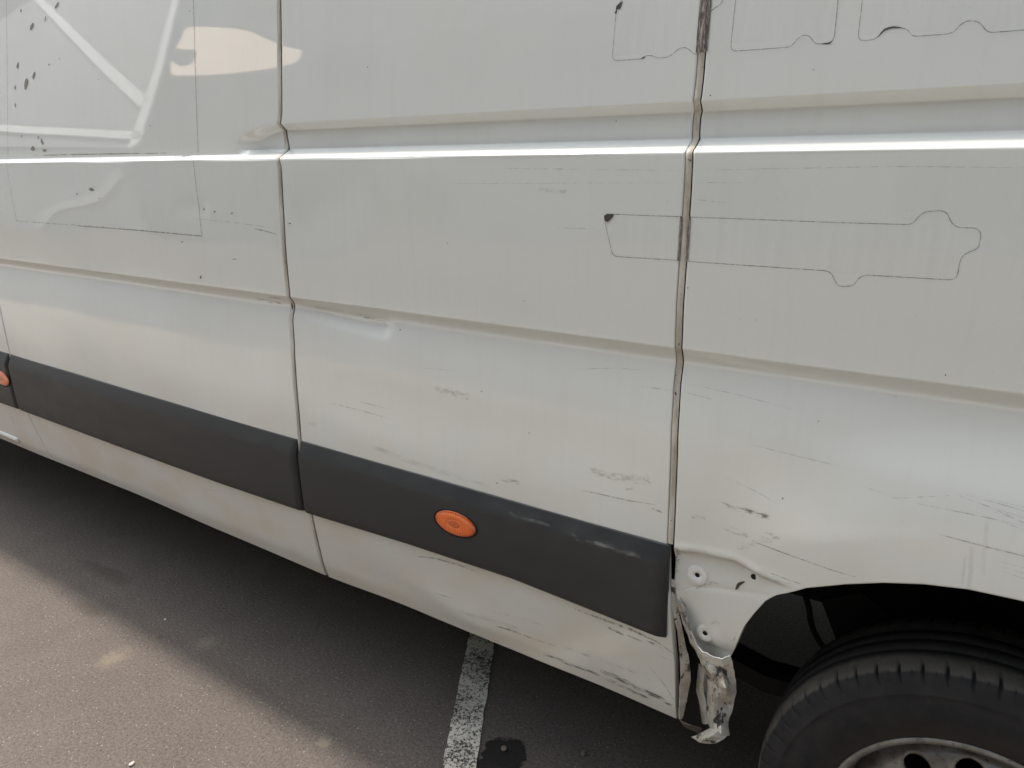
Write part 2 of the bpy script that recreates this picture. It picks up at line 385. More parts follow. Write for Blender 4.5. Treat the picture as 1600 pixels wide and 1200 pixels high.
ROWS = np.unique(np.concatenate([
    np.arange(.374, .62, .006), np.arange(.62, .80, .010), np.arange(.79, .83, .003), np.arange(.83, 1.12, .008), np.arange(1.12, 1.185, .004), np.arange(1.185, 1.21, .0012),
    np.arange(1.21, 1.36, .008), np.arange(1.36, 1.44, .004), np.arange(1.44, 1.522, .008), np.arange(1.522, 1.57, .0012), np.arange(1.57, 1.596, .004), np.arange(1.596, 1.626, .0015),
    np.arange(1.626, 1.9, .012), np.arange(1.9, 2.41, .04), [2.42]]).round(5))
EDGE = [(0, .020), (0, .0045), (.0004, .0020), (.0011, .0008), (.0021, .0002), (.0038, 0)]
def sheet(name, fl, fr, gl, gr, cols, bottom, mat, flip=False, extra_low=True):
    """panel between two seam curves; edges rolled inwards; bottom(x) is the lower boundary"""
    rows = ROWS; zlo = rows[0]
    us = np.asarray(cols)
    X = []; Y = []; Z = []
    zt = rows.copy()
    Xg = np.zeros((len(rows), len(us)+12)); Zg = np.zeros_like(Xg); Yg = np.zeros_like(Xg)
    for j, z in enumerate(rows):
        xl = float(fl(z))+gl; xr = float(fr(z))-gr
        x = xl+.0048+(xr-xl-.0096)*us
        xs = np.concatenate([[xl+e[0] for e in EDGE], x, [xr-e[0] for e in EDGE[::-1]]])
        Xg[j] = xs; Zg[j] = z
    add = np.concatenate([[e[1] for e in EDGE], np.zeros(len(us)), [e[1] for e in EDGE[::-1]]])
    if bottom is not None:
        zb = bottom(Xg[0] if False else Xg); ztop = 1.10
        Zg = np.where(Zg < ztop, zb+(Zg-zlo)*(ztop-zb)/(ztop-zlo), Zg)
        U = (Xg-(fl(ROWS)+gl)[:, None])/((fr(ROWS)-gr)-(fl(ROWS)+gl))[:, None]
        xl2, xr2 = fl(Zg)+gl, fr(Zg)-gr; Xg = xl2+U*(xr2-xl2)
    Yg = side_y(Xg, Zg)+add[None]
    # return flange under the lower edge
    xf = Xg[0]; zf = Zg[0]; yf = Yg[0]
    ex = []
    for dz, dy in ((.004, .045), (-.002, .030), (-.0035, .004), (-.002, .0005)):
        ex.append((xf, yf+dy, zf+dz))
    Xg = np.vstack([[e[0] for e in ex], Xg]); Yg = np.vstack([[e[1] for e in ex], Yg]); Zg = np.vstack([[e[2] for e in ex], Zg])
    nrw, ncl = Xg.shape
    return mesh_obj(name, np.stack([Xg, Yg, Zg], -1).reshape(-1, 3), grid_faces(nrw, ncl), mat, van)
SEAMW = dict(F=.0035, L=.0062, R=.0066)
far_front = lambda z: np.full_like(np.asarray(z, float), -4.35)
far_rear = lambda z: np.full_like(np.asarray(z, float), 1.75)
def sill_bottom(x): return np.interp(x, [-4.4, -3.1, -2.5, -2.0, -1.5, -1.17, -.86, -.43, 0], [.383, .386, .389, .380, .374, .386, .388, .383, .383])
QUARTER = True
A_LEFT = [(-.470, .81), (-.4520, .806)]+[tuple(at(*p, True)[[0, 2]]) for p in ((1054, 905), (1060, 950), (1068, 975), (1078, 997), (1088, 1014), (1100, 1026), (1118, 1034), (1134, 1038), (1147, 1014))]
def arch_bottom(x):
    A = A_LEFT+[(-.3081, .6859), (-.2918, .7217), (-.2728, .7576), (-.2533, .7804), (-.2032, .8183), (-.1442, .8479), (-.0879, .8701), (-.0318, .8862), (.0267, .8967), (.097, .9005)]
    ax = np.array([p[0] for p in A]); az = np.array([p[1] for p in A])
    x2 = np.where(x > WX, 2*WX-x, x)
    z = np.interp(x2, ax, az); z = np.where(x > 2*WX+.33, np.interp(x, [.524, .56, 1.8], [.60, .40, .40]), z)
    return z
QUARTER = False
door = sheet('front_door', far_front, seamF, .003, SEAMW['F'], np.linspace(0, 1, 60)**.7, sill_bottom, PAINT)
panA = sheet('side_panel', seamF, seamL, SEAMW['F'], SEAMW['L'], np.linspace(0, 1, 260)**.85, sill_bottom, PAINT)
panB = sheet('side_panel', seamL, seamR, SEAMW['L'], SEAMW['R'], np.linspace(0, 1, 290), sill_bottom, PAINT)
uq = np.concatenate([np.linspace(0, .072, 90), np.linspace(.0735, .29, 150), np.linspace(.295, .48, 60), np.linspace(.5, 1, 24)])
QUARTER = True
panQ = sheet('quarter_panel', lambda z: seamR(np.maximum(z, .812)), far_rear, SEAMW['R'], .003, uq, arch_bottom, PAINT)

QUARTER = False
# seam sealer strips and the black void behind each gap
def seam_strip(name, fn, half, depth, z0, z1, mat, parent, shift=0, n=300, bulge=.0015):
    zz = np.linspace(z0, z1, n); V = []
    for z in zz:
        x = float(fn(z))+shift
        for s in (-1, -.5, 0, .5, 1): V.append((x+s*half, float(side_y(x, z))+depth-bulge*(1-s*s), z))
    return mesh_obj(name, V, grid_faces(n, 5), mat, parent)
seam_strip('seam_sealer', seamL, .0050, .0008, .376, 2.41, SEAL, van, -.0016)
seam_strip('seam_sealer', seamR, .0054, .0006, .815, 2.41, SEAL, van)
for fn, z0 in ((seamF, .376), (seamL, .376), (seamR, .815)):
    seam_strip('gap_backing', fn, .012, .017, z0, 2.41, BLACK, van, 0, 120, 0)
# blackened film residue left in the rear seam
for y0, y1 in ((338, 408), (0, 84)):
    za, zb = at(1070, y1)[2], at(1095 if y0 == 0 else 1070, y0-(30 if y0 == 0 else 0))[2]
    if y0 == 0: seam_strip('film_residue', seamR, .0056, -.0004, za, zb, RESIDUE, van, 0, 60)
    for s in (-1, 1): seam_strip('film_residue', seamR, .0024, -.0012, za, zb, RESIDUE, van, s*.0074, 60, .0)

# ------------------------------------------------------------------ rub strips
TT = lambda x: np.interp(x, [-4.4, -3.2, -2.32, -1.5, -1.0, -.45], [.832, .8295, .8195, .8125, .8125, .8125])
TB = lambda x: np.interp(x, [-4.4, -3.2, -2.39, -1.88, -1.5, -1.13, -.82, -.60, -.45], [.600, .603, .5965, .5955, .601, .616, .622, .612, .604])
def strip_mesh(name, x0, x1, n, bl=.006, br=.006, scuffed=False):
    # cross-section from the top edge at the panel to the bottom edge: (fraction of height, stand-off)
    CS = [(0, -.004), (0, .0015), (.015, .0028), (.06, .0070), (.12, .0128), (.165, .0170), (.185, .0185), (.21, .0193), (.30, .0198), (.45, .0202), (.62, .0206), (.8, .0205), (.92, .0200), (.965, .0180), (.99, .0140), (1, .009), (1, -.004)]
    xs = np.concatenate([[x0, x0, x0+bl*.3, x0+bl*.65, x0+bl], np.linspace(x0+bl*1.4, x1-br*1.4, n), [x1-br, x1-br*.65, x1-br*.3, x1, x1]])
    k = np.ones(len(xs)); k[[0, -1]] = -.1; k[[1, -2]] = .35; k[[2, -3]] = .68; k[[3, -4]] = .9
    V = np.zeros((len(CS), len(xs), 3))
    for i, (t, s) in enumerate(CS):
        zt, zb = TT(xs), TB(xs); z = zt+(zb-zt)*t
        yb = side_y(xs, z, False)
        yb = np.interp(z, [.55, .6, .8, .85], [.012, .010, 0, 0])
        off = s*k if s > 0 else np.full(len(xs), s)
        y = yb-off
        if scuffed: y = y + .0016*np.sin(xs*60)*np.exp(-.5*((t-.16)/.05)**2)*sstep(-.95, -.8, xs)
        V[i] = np.stack([xs, y, z], -1)
    return mesh_obj(name, V.reshape(-1, 3), [f[::-1] for f in grid_faces(len(CS), len(xs))], TRIM, van)
xF, xL, xR = float(seamF(.82)), float(seamL(.81)), float(seamR(.81))
st0 = strip_mesh('rub_strip', -4.25, xF-.006, 40, .01, .012)
st1 = strip_mesh('rub_strip', xF+.005, xL-.008, 160, .010, .016)
st2 = strip_mesh('rub_strip', xL+.004, xR+.001, 160, .006, .022, True)

def oval_marker(px, pz, rx, rz, tilt, parent):
    y0 = float(np.interp(pz, [.55, .6, .8, .85], [.012, .010, 0, 0]))-.0204
    n = 40; rings = [(1.10, .001), (1.09, -.0015), (1.02, -.002), (1.0, .0005)]
    V = []; F = []
    for s, d in rings:
        for k in range(n):
            a = 2*math.pi*k/n; V.append((px+rx*s*math.cos(a), y0+d, pz+rz*s*math.sin(a)+tilt*rx*s*math.cos(a)))
    for i in range(len(rings)-1):
        for k in range(n): F.append((i*n+k, i*n+(k+1) % n, (i+1)*n+(k+1) % n, (i+1)*n+k))
    gk = mesh_obj('lamp_gasket', V, F, BLACK, parent)
    V = []; F = []; UVL = []; rad = [1.0, .97, .93, .86, .75, .6, .45, .36, .33, .30, .2, .08]
    for s in rad:
        dome = -.0042*(1-s**3)**.5
        if .30 <= s <= .36: dome += .0006
        for k in range(n):
            a = 2*math.pi*k/n; rip = .00022*math.sin(s*rx*1000*1.7)
            UVL.append((s*math.cos(a), s*math.sin(a))); V.append((px+rx*s*math.cos(a), y0-.0005+dome+rip, pz+rz*s*math.sin(a)+tilt*rx*s*math.cos(a)))
    for i in range(len(rad)-1):
        for k in range(n): F.append((i*n+k, i*n+(k+1) % n, (i+1)*n+(k+1) % n, (i+1)*n+k))
    F.append(tuple((len(rad)-1)*n+k for k in range(n)))
    return mesh_obj('side_marker', V, F, AMBER, parent, uv=UVL)
oval_marker(-.969, .7235, .0585, .030, .0, st2)
oval_marker(-3.215, .725, .0585, .030, .0, st0)
# step-like bright lip on the front sill
p0, p1 = at(0, 676), at(31, 689)
def conform_ribbon(pts, width, eps=.0009, step=.006, taper=True, dents=True, cols=2, taperpow=.5, wob=0):
    """pts: (x,z) polyline on the side skin -> verts, faces, uv of a ribbon lying on it"""
    P = np.array(pts, float); seg = np.hypot(*np.diff(P, axis=0).T); s = np.concatenate([[0], np.cumsum(seg)])
    n = max(3, int(s[-1]/step)+2); t = np.linspace(0, s[-1], n)
    x = np.interp(t, s, P[:, 0]); z = np.interp(t, s, P[:, 1])
    if n > 8:
        k = np.array([.25, .5, .25])
        for _ in range(2): x[1:-1] = np.convolve(x, k, 'valid'); z[1:-1] = np.convolve(z, k, 'valid')
    tx = np.gradient(x); tz = np.gradient(z); L = np.hypot(tx, tz)+1e-9; nx, nz = -tz/L, tx/L
    wd = np.full(n, width) if np.isscalar(width) else np.interp(t/s[-1], np.linspace(0, 1, len(width)), width)
    if taper: wd = wd*np.maximum(np.sin(np.pi*np.clip(t/s[-1], .02, .98))**taperpow, .15)
    if wob: wd = wd*(1+wob*rng.standard_normal(n))
    V = []; UV = []
    for j in range(cols):
        f = j/(cols-1)-.5; xx = x+nx*wd*f; zz = z+nz*wd*f
        V.append(np.stack([xx, side_y(xx, zz, dents)-eps, zz], -1)); UV.append(np.stack([t/s[-1], np.full(n, f+.5)], -1))
    return np.stack(V, 1).reshape(-1, 3), [f[::-1] for f in grid_faces(n, cols)], np.stack(UV, 1).reshape(-1, 2)
class Marks:
    def __init__(s): s.d = {}
    def add(s, key, VFU):
        a = s.d.setdefault(key, [[], [], [], 0]); V, F, U = VFU
        a[0].append(V); a[1] += [tuple(i+a[3] for i in f) for f in F]; a[2].append(U); a[3] += len(V)
    def build(s, parent_of):
        for (name, mat, par), (V, F, U, n) in s.d.items():
            mesh_obj(name, np.vstack(V), F, mat, parent_of[par], uv=np.vstack(U), kind='stuff')
MK = Marks(); PAR = dict(A=panA, B=panB, Q=panQ, D=door)
def xz(pts): return [tuple(at(*p)[[0, 2]]) for p in pts]
def quarter(par):
    global QUARTER
    QUARTER = par == 'Q'
def scratch(par, pts, w=.0016, mat=None, name='scratch_marks', **kw):
    quarter(par); MK.add((name, mat or SCRATCH, par), conform_ribbon(xz(pts), w, **kw))
def scuff(par, pts, w, mat=None, name='scuff_marks', eps=.0013, **kw):
    quarter(par); MK.add((name, mat or SCUFF, par), conform_ribbon(xz(pts), w, eps=eps, taper=False, cols=7, **kw))

boxlip = conform_ribbon([(p0[0]-.6, p0[2]+.004), (p0[0], p0[2]), (p1[0], p1[2])], .026, eps=.010, taper=False, cols=5)
V = boxlip[0].copy().reshape(-1, 5, 3); V[:, 0, 1] += .011; V[:, 4, 1] += .011; V[-1, :, 1] += .009
mesh_obj('sill_lip', V.reshape(-1, 3), boxlip[1], PAINT, door)
scratch('D', [(14, 634), (22, 662), (32, 690)], .003, SCRATCH_FAINT, taper=False)

# ------------------------------------------------------------------ outlines left by removed lettering film (thin cut lines), lying on the skin
def outline(par, pts, w=.0009):
    quarter(par); MK.add(('film_outline', CUT, par), conform_ribbon(xz(pts), w, taper=False, step=.003, wob=.28))
outline('B', [(972, 0), (966, 8), (963, 20), (957, 88), (959, 94), (965, 95), (1003, 92), (1008, 88), (1015, 86), (1022, 88), (1027, 91), (1040, 90), (1047, 88), (1056, 80), (1063, 75), (1071, 74), (1077, 77), (1081, 82), (1085, 85), (1090, 85)])
outline('Q', [(1104, 30), (1108, 20), (1119, 11), (1127, 7), (1130, 0)], .0014)
outline('Q', [(1150, -4), (1142, 72), (1143, 78), (1148, 80), (1232, 74), (1238, 71), (1246, 61), (1252, 56), (1259, 54.5), (1266, 57), (1270, 64), (1276, 69), (1296, 67), (1301, 64), (1304, 58), (1310, -4)])
outline('Q', [(1348, -4), (1341, 57), (1343, 63), (1349, 64), (1366, 62), (1374, 56), (1381, 48), (1392, 43.5), (1404, 44), (1414, 44), (1420, 48), (1425, 56), (1430, 57), (1484, 53), (1492, 49), (1499, 40), (1507, 34), (1517, 32), (1527, 33.5), (1534, 38), (1541, 49), (1548, 51), (1600, 47), (1640, 44)])
outline('Q', [(1300, 429), (1305, 440), (1308, 446), (1314, 448), (1330, 447), (1335, 445), (1340, 436), (1347, 431), (1356, 430), (1486, 437.5), (1492, 436), (1496, 431), (1500, 408), (1503, 401), (1509, 396), (1520, 391.5), (1527, 389), (1530, 384), (1533, 366), (1530, 359), (1523, 356), (1500, 356), (1492, 353), (1486, 347), (1481, 334), (1476, 330), (1466, 329), (1448, 330.5), (1440, 334), (1433, 341), (1427, 349), (1421, 351), (1300, 347.5), (1076, 339)])
outline('Q', [(1076, 408.5), (1200, 417), (1289, 423), (1296, 425), (1300, 429)])
outline('B', [(1062, 338.5), (1000, 336.5), (955, 334.5), (947, 337), (945, 346), (956, 394), (958, 399), (964, 401), (1062, 407)])
outline('A', [(10, -4), (12, 120), (13, 244)], .0013); outline('A', [(302.5, -4), (306, 120), (310, 238)], .0015)
outline('A', [(13, 252), (26, 345)], .0012); outline('A', [(303, 249), (316, 368)], .0014)
MK.add(('film_outline', SCRATCH_FAINT, 'A'), conform_ribbon(xz([(26, 345), (170, 356), (316, 368.5)]), .0034, taper=False))
outline('A', [(120, 353), (220, 360), (316, 369)], .0014)
GHOST = mark_material('film_ghost', (.74, .76, .78), .25, .85, 30, (1.6, 1, .12), .05, False)
scuff('Q', [(1080, 373), (1290, 386), (1486, 395)], .078, GHOST, 'film_ghost', eps=.0006)
scuff('B', [(953, 367), (1058, 372)], .075, GHOST, 'film_ghost', eps=.0006)
scuff('Q', [(1147, 28), (1305, 18)], .075, GHOST, 'film_ghost', eps=.0006); scuff('Q', [(1346, 12), (1640, -8)], .075, GHOST, 'film_ghost', eps=.0006); scuff('B', [(962, 40), (1092, 28)], .10, GHOST, 'film_ghost', eps=.0006)
# chips where film tore paint away
def chip(par, cx, cy, rx, ry, tilt=0, mat=None, n=11):
    pts = []; quarter(par)
    for k in range(n):
        a = 2*math.pi*k/n; r = random.uniform(.65, 1.1); dx, dy = rx*r*math.cos(a), ry*r*math.sin(a)
        pts.append(at(cx+dx*math.cos(tilt)-dy*math.sin(tilt), cy+dx*math.sin(tilt)+dy*math.cos(tilt)))
    c = at(cx, cy); V = [(p[0], float(side_y(p[0], p[2]))-.0008, p[2]) for p in [c]+pts]
    MK.add(('paint_chips', mat or CHIP, par), (np.array(V), [(0, 1+(k+1) % n, 1+k) for k in range(n)], np.full((n+1, 2), .5)))
for cx, cy, rx, ry, t in ((89, 9, 2.2, 6, .5), (50, 42, 2.5, 6.5, .3), (33, 17, 1.2, 3, .2), (28, 102, 2, 6, .2), (41, 131, 3.2, 9, .15), (53, 118, 2.6, 7, .15), (24, 137, 1.2, 4, 0), (24, 164, 1, 4, 0), (52, 232, 4, 4, .3), (66, 222, 2, 6, -.3), (70, 235, 3.5, 2.5, 0), (60, 215, 1, 3, 0), (77, 101, 1.2, 1.5, 0), (93, 92, 1, 1.2, 0), (34, 213, .8, 2.5, 0), (71, 30, .8, 6, .1)):
    chip('A', cx, cy, rx, ry, t)
for cx, cy, rx, ry, t in ((143, 296, 5, 3, .3), (120, 303, 1.5, 1, .3), (318, 327, 1.4, 1.1, 0), (336, 331, 1.8, 1.2, 0), (363, 333, 2, .9, -.5), (452, 349, 2, 1, .2), (314, 433, 1, 3.5, .2), (367, 405, 3.5, .8, 0), (154, 124, .8, .8, 0), (235, 196, 1, 1, 0), (297, 17, .8, .8, 0), (155, 310, 1, 1, 0), (285, 378, 1.5, 1, 0)):
    chip('A', cx, cy, rx, ry, t, CHIP if rx > 3 else CHIP_DARK)
MK.add(('paint_chips', CHIP_DARK, 'B'), (np.array([(at(*p)[0], at(*p)[1]-.0009, at(*p)[2]) for p in ((945, 345), (944, 337), (949, 334), (960, 334.5), (957, 340), (950, 347))]), [(5, 4, 3, 2, 1, 0)], np.full((6, 2), .5)))
for cx, cy, rx, ry, t in ((968, 9, 4, 9, .5), (963, 18, 1.6, 5, .3)): chip('B', cx, cy, rx, ry, t, CHIP_DARK)
scratch('Q', [(1372, 58), (1381, 47), (1393, 42.5), (1410, 43.5)], .0030, CHIP_DARK, 'paint_chips')
scratch('B', [(1002, 92.5), (1009, 88)], .003, CHIP_DARK, 'paint_chips')
scratch('Q', [(1284, 69), (1297, 67.5), (1302, 62)], .0024, CHIP_DARK, 'paint_chips')
for par, cx, cy, r in (('Q', 1110, 149, 1.2), ('B', 963, 189, .9), ('Q', 1271, 109, .9), ('B', 575, 105, 1), ('B', 1075, 450, 1), ('B', 777, 755, 1.2), ('B', 752, 612, 1), ('B', 826, 677, .9), ('Q', 1279, 658, 1), ('Q', 1225, 776, 1.3), ('Q', 1477, 586, 1.3), ('B', 626, 515, 1), ('B', 700, 380, .8), ('B', 820, 470, .8), ('Q', 1180, 500, .8), ('Q', 1400, 620, .8)):
    chip(par, cx, cy, r, r*1.2, 0, CHIP_DARK, 7)
# scratches, plus dark strokes along the skirt's crumple fold and below a strip end
for par, pts, wd, mt in (
    ('B', [(786, 263), (1064, 266.5)], .0014, SCRATCH_FAINT), ('B', [(700, 287), (1050, 285.5)], .0010, SCRATCH_FAINT), ('Q', [(1082, 266), (1400, 260), (1600, 262)], .0011, SCRATCH_FAINT), ('Q', [(1090, 285), (1180, 286)], .0010, SCRATCH_FAINT),
    ('B', [(869, 356), (944, 358)], .0012, SCRATCH_FAINT), ('B', [(560, 628), (585, 634), (607, 640)], .0015, SCRATCH), ('B', [(516, 630), (565, 642), (609, 655)], .0015, SCRATCH), ('Q', [(1090, 312), (1135, 317)], .0016, SCRATCH_FAINT),
    ('B', [(909, 766), (950, 775), (985, 783), (1025, 789)], .0020, SCRATCH), ('B', [(1018, 794), (1036, 802)], .0040, SCRATCH), ('B', [(998, 603), (1053, 611)], .0018, SCRATCH_FAINT),
    ('Q', [(1187, 846), (1260, 867), (1310, 882), (1345, 891)], .0019, SCRATCH), ('Q', [(1180, 843), (1250, 865)], .0013, SCRATCH_FAINT), ('Q', [(1467, 823), (1530, 840), (1600, 857), (1640, 868)], .0016, SCRATCH),
    ('Q', [(1351, 755), (1380, 764), (1404, 771)], .0015, SCRATCH_FAINT), ('Q', [(1393, 772), (1485, 768)], .0016, SCRATCH_FAINT), ('Q', [(1498, 767), (1560, 790), (1600, 808), (1640, 824)], .0015, SCRATCH_FAINT), ('Q', [(1510, 767), (1600, 790)], .0012, SCRATCH_FAINT), ('Q', [(1430, 778), (1520, 795), (1600, 812)], .0016, SCRATCH_FAINT),
    ('Q', [(1173, 694), (1250, 713), (1341, 732)], .0014, SCRATCH_FAINT), ('Q', [(1131, 745), (1180, 766), (1218, 785)], .0012, SCRATCH_FAINT), ('Q', [(1194, 886), (1230, 897), (1262, 906)], .0018, SCRATCH), ('Q', [(1071, 613), (1113, 624)], .0020, SCRATCH_FAINT), ('Q', [(1066, 597), (1160, 618), (1240, 640)], .0011, SCRATCH_FAINT),
    ('A', [(397, 357), (415, 361), (432, 366)], .0030, SCRATCH), ('A', [(300, 341), (370, 348), (437, 358)], .0014, SCRATCH_FAINT), ('A', [(420, 464), (436, 466), (447, 470)], .0024, SCRATCH), ('A', [(398, 465), (425, 470), (450, 478)], .0016, SCRATCH_FAINT), ('A', [(20, 343), (26, 346)], .0015, SCRATCH_FAINT),
    ('B', [(562, 483), (568, 485)], .0035, SCRATCH), ('B', [(470, 471), (474, 472)], .0025, SCRATCH), ('B', [(900, 577), (960, 575), (1000, 578)], .0010, SCRATCH_FAINT), ('B', [(660, 575), (720, 580)], .0009, SCRATCH_FAINT),
    ('B', [(645, 868), (680, 872), (715, 882), (748, 895)], .0036, SCRATCH), ('B', [(681, 925), (709, 933)], .0018, SCRATCH), ('B', [(766, 955), (815, 966), (855, 980)], .0020, SCRATCH_FAINT), ('B', [(775, 977), (800, 985), (831, 998)], .0055, SCRATCH), ('B', [(831, 998), (870, 1012)], .0020, SCRATCH),
    ('B', [(897, 951), (940, 967), (990, 985), (1030, 1004), (1054, 1022)], .0060, SCRATCH), ('B', [(950, 980), (975, 992)], .0070, SCRATCH), ('B', [(980, 992), (1005, 1003)], .0050, SCRATCH), ('B', [(1010, 1000), (1035, 1012)], .0040, SCRATCH),
    ('B', [(1014, 1041), (1038, 1070), (1056, 1099)], .0030, SCRATCH_FAINT), ('B', [(1022, 1018), (1050, 1034)], .0018, SCRATCH_FAINT), ('A', [(316, 764), (346, 768)], .0016, SCRATCH_FAINT), ('A', [(458, 790), (466, 793)], .0018, SCRATCH),
    ('Q', [(1060, 925), (1100, 917), (1146, 924)], .0016, SCRATCH_FAINT), ('Q', [(1147, 925), (1153, 915), (1162, 911)], .0060, CHIP_DARK), ('Q', [(1056, 862), (1100, 868), (1150, 880), (1190, 898), (1240, 905)], .0022, SCRATCH_FAINT)):
    scratch(par, pts, wd, mt)
for k in range(9):
    yy = 868+k*4+random.uniform(-1, 1); scratch('Q', [(1051.5, yy), (1053+random.uniform(1.5, 6), yy-random.uniform(1, 5))], .0016, SCRATCH)
scratch('Q', [(1062, 867), (1072, 871)], .003, SCRATCH); scratch('Q', [(1058, 935), (1066, 950), (1070, 955)], .0035, SCRATCH); scratch('Q', [(1098, 1016), (1112, 1013), (1124, 1018)], .0016, SCRATCH)
scratch('Q', [(1082, 925), (1112, 913), (1120, 917)], .0050, SCRATCH_FAINT); scratch('Q', [(1108, 979), (1117, 974), (1122, 980)], .0060, SCRATCH_FAINT); scratch('Q', [(1143, 1005), (1150, 992)], .0030, SCRATCH_FAINT)
scratch('B', [(455, 473), (456.5, 484)], .006, CHIP_DARK, 'paint_chips'); scratch('B', [(1055, 612), (1056.5, 618)], .004, CHIP_DARK, 'paint_chips')
for k in range(5): scratch('Q', [(1510+random.uniform(0, 40), 765+k*6), (1640, 795+k*9)], .0007, SCRATCH_FAINT)
for k in range(4): scratch('Q', [(1550+k*8, 862+k*9), (1640, 885+k*10)], .0008, SCRATCH_FAINT)
# scuffs and smears
for par, pts, wd, mt in (
    ('Q', [(1110, 778), (1150, 792), (1190, 802), (1222, 812)], .030, SCUFF), ('Q', [(1150, 797), (1210, 806)], .026, SCUFF), ('Q', [(1075, 806), (1108, 812)], .018, SCUFF), ('Q', [(1140, 858), (1190, 842), (1240, 832)], .026, SCUFF), ('Q', [(1120, 820), (1180, 838)], .03, SCUFF), ('Q', [(1180, 835), (1220, 826)], .02, SCUFF),
    ('B', [(905, 732), (960, 745), (1030, 752)], .034, SCUFF_TAN), ('B', [(965, 768), (1030, 748)], .022, SCUFF), ('B', [(773, 745), (820, 757)], .024, SCUFF), ('B', [(668, 602), (745, 625)], .034, SCUFF_TAN), ('B', [(831, 295), (893, 301)], .014, SCUFF_TAN),
    ('B', [(470, 478), (540, 488), (612, 503)], .020, SMEAR), ('B', [(555, 495), (612, 504)], .012, SCUFF), ('B', [(565, 502), (611, 509)], .008, SCUFF), ('A', [(395, 466), (450, 476)], .016, SCUFF),
    ('B', [(920, 1040), (990, 1072), (1060, 1105)], .030, SCRAPE), ('B', [(820, 1012), (920, 1050), (1060, 1112)], .020, SCRAPE), ('B', [(990, 1070), (1062, 1108)], .022, SCRAPE), ('B', [(850, 1000), (960, 1040), (1055, 1078)], .016, SCUFF), ('B', [(700, 948), (760, 965), (830, 990)], .024, SMEAR), ('B', [(680, 970), (800, 1008)], .012, SMEAR),
    ('B', [(560, 690), (680, 735), (800, 772)], .03, SMEAR), ('B', [(480, 660), (498, 665)], .02, SMEAR), ('Q', [(1515, 915), (1522, 830)], .010, STREAK), ('Q', [(1535, 900), (1545, 790)], .012, STREAK), ('Q', [(1505, 910), (1510, 850)], .006, STREAK)):
    scuff(par, pts, wd, mt)
scratch('A', [(20, 244), (110, 241.5), (200, 240), (310, 238.5)], .0036, RUST, 'rust_line')
scratch('A', [(270, 245), (300, 243)], .004, SCRATCH)
scratch('B', [(560, 244), (690, 243)], .0018, SCRATCH_FAINT)
MK.build(PAR)
# pale scuffs along the edge of the second strip, lying on the plastic
def strip_scuff(pts, wd):
    P = np.array([at_y(px, py, -.017)[[0, 2]] for px, py in pts]); s = np.linspace(0, len(P)-1, 60)
    x = np.interp(s, range(len(P)), P[:, 0]); z = np.interp(s, range(len(P)), P[:, 1]); V = []; UV = []
    for i in range(60):
        for j in range(7):
            f = j/6-.5; zz = z[i]+f*wd; t = (TT(x[i])-zz)/(TT(x[i])-TB(x[i]))
            off = float(np.interp(t, [0, .015, .06, .12, .165, .185, .21, .30, .45], [.0015, .0028, .0070, .0128, .0170, .0185, .0193, .0198, .0202]))
            yb = float(np.interp(zz, [.55, .6, .8, .85], [.012, .010, 0, 0]))
            yy = yb-off+.0016*math.sin(x[i]*60)*math.exp(-.5*((t-.16)/.05)**2)*float(sstep(-.95, -.8, x[i]))
            V.append((x[i], yy-.0010, zz)); UV.append((i/59, j/6))
    return np.array(V), [f[::-1] for f in grid_faces(60, 7)], np.array(UV)
TS = Marks()
for pts, wd in (([(786, 800), (806, 808), (835, 815), (880, 830)], .016), ([(880, 828), (905, 843), (935, 850), (985, 864), (1030, 884)], .020), ([(920, 845), (1000, 872)], .012)):
    TS.add(('scuff_marks', TRIM_SCUFF, 'T'), strip_scuff(pts, wd))
TS.build(dict(T=st2))

# ------------------------------------------------------------------ mounting holes and washers on the bare corner
def disc_on_side(name, cx, cz, r0, r1, lift, mat, parent, n=28):
    y = float(side_y(cx, cz)); V = []; F = []
    for rr, d in ((r1, .001), (r1, -lift*.6), (r1*.93, -lift), (r0*1.2, -lift*.9), (r0, -lift*.5), (r0, .006)):
        for k in range(n):
            a = 2*math.pi*k/n; V.append((cx+rr*math.cos(a), y+d, cz+rr*math.sin(a)))
    for i in range(5):
        for k in range(n): F.append((i*n+k, (i+1)*n+k, (i+1)*n+(k+1) % n, i*n+(k+1) % n))
    return mesh_obj(name, V, F, mat, parent)
def hole(cx, cz, r, parent, lift=.0006, n=20):
    y = float(side_y(cx, cz)); V = [(cx, y-lift, cz)]+[(cx+r*math.cos(2*math.pi*k/n), y-lift, cz+r*math.sin(2*math.pi*k/n)) for k in range(n)]
    return mesh_obj('bolt_hole', V, [(0, 1+(k+1) % n, 1+k) for k in range(n)], BLACK, parent, smooth=False)
QUARTER = True
h1, h2, h3 = at(1090, 898, True), at(1102, 989, True), at(1178, 901, True)
disc_on_side('plastic_washer', h1[0], h1[2], .0050, .0205, .0035, WASHER, panQ); hole(h1[0], h1[2], .0052, panQ, .0012)
disc_on_side('plastic_washer', h2[0], h2[2], .0048, .0180, .0022, PAINT, panQ); hole(h2[0], h2[2], .0050, panQ, .0012)
hole(h3[0], h3[2], .0056, panQ)
QUARTER = False

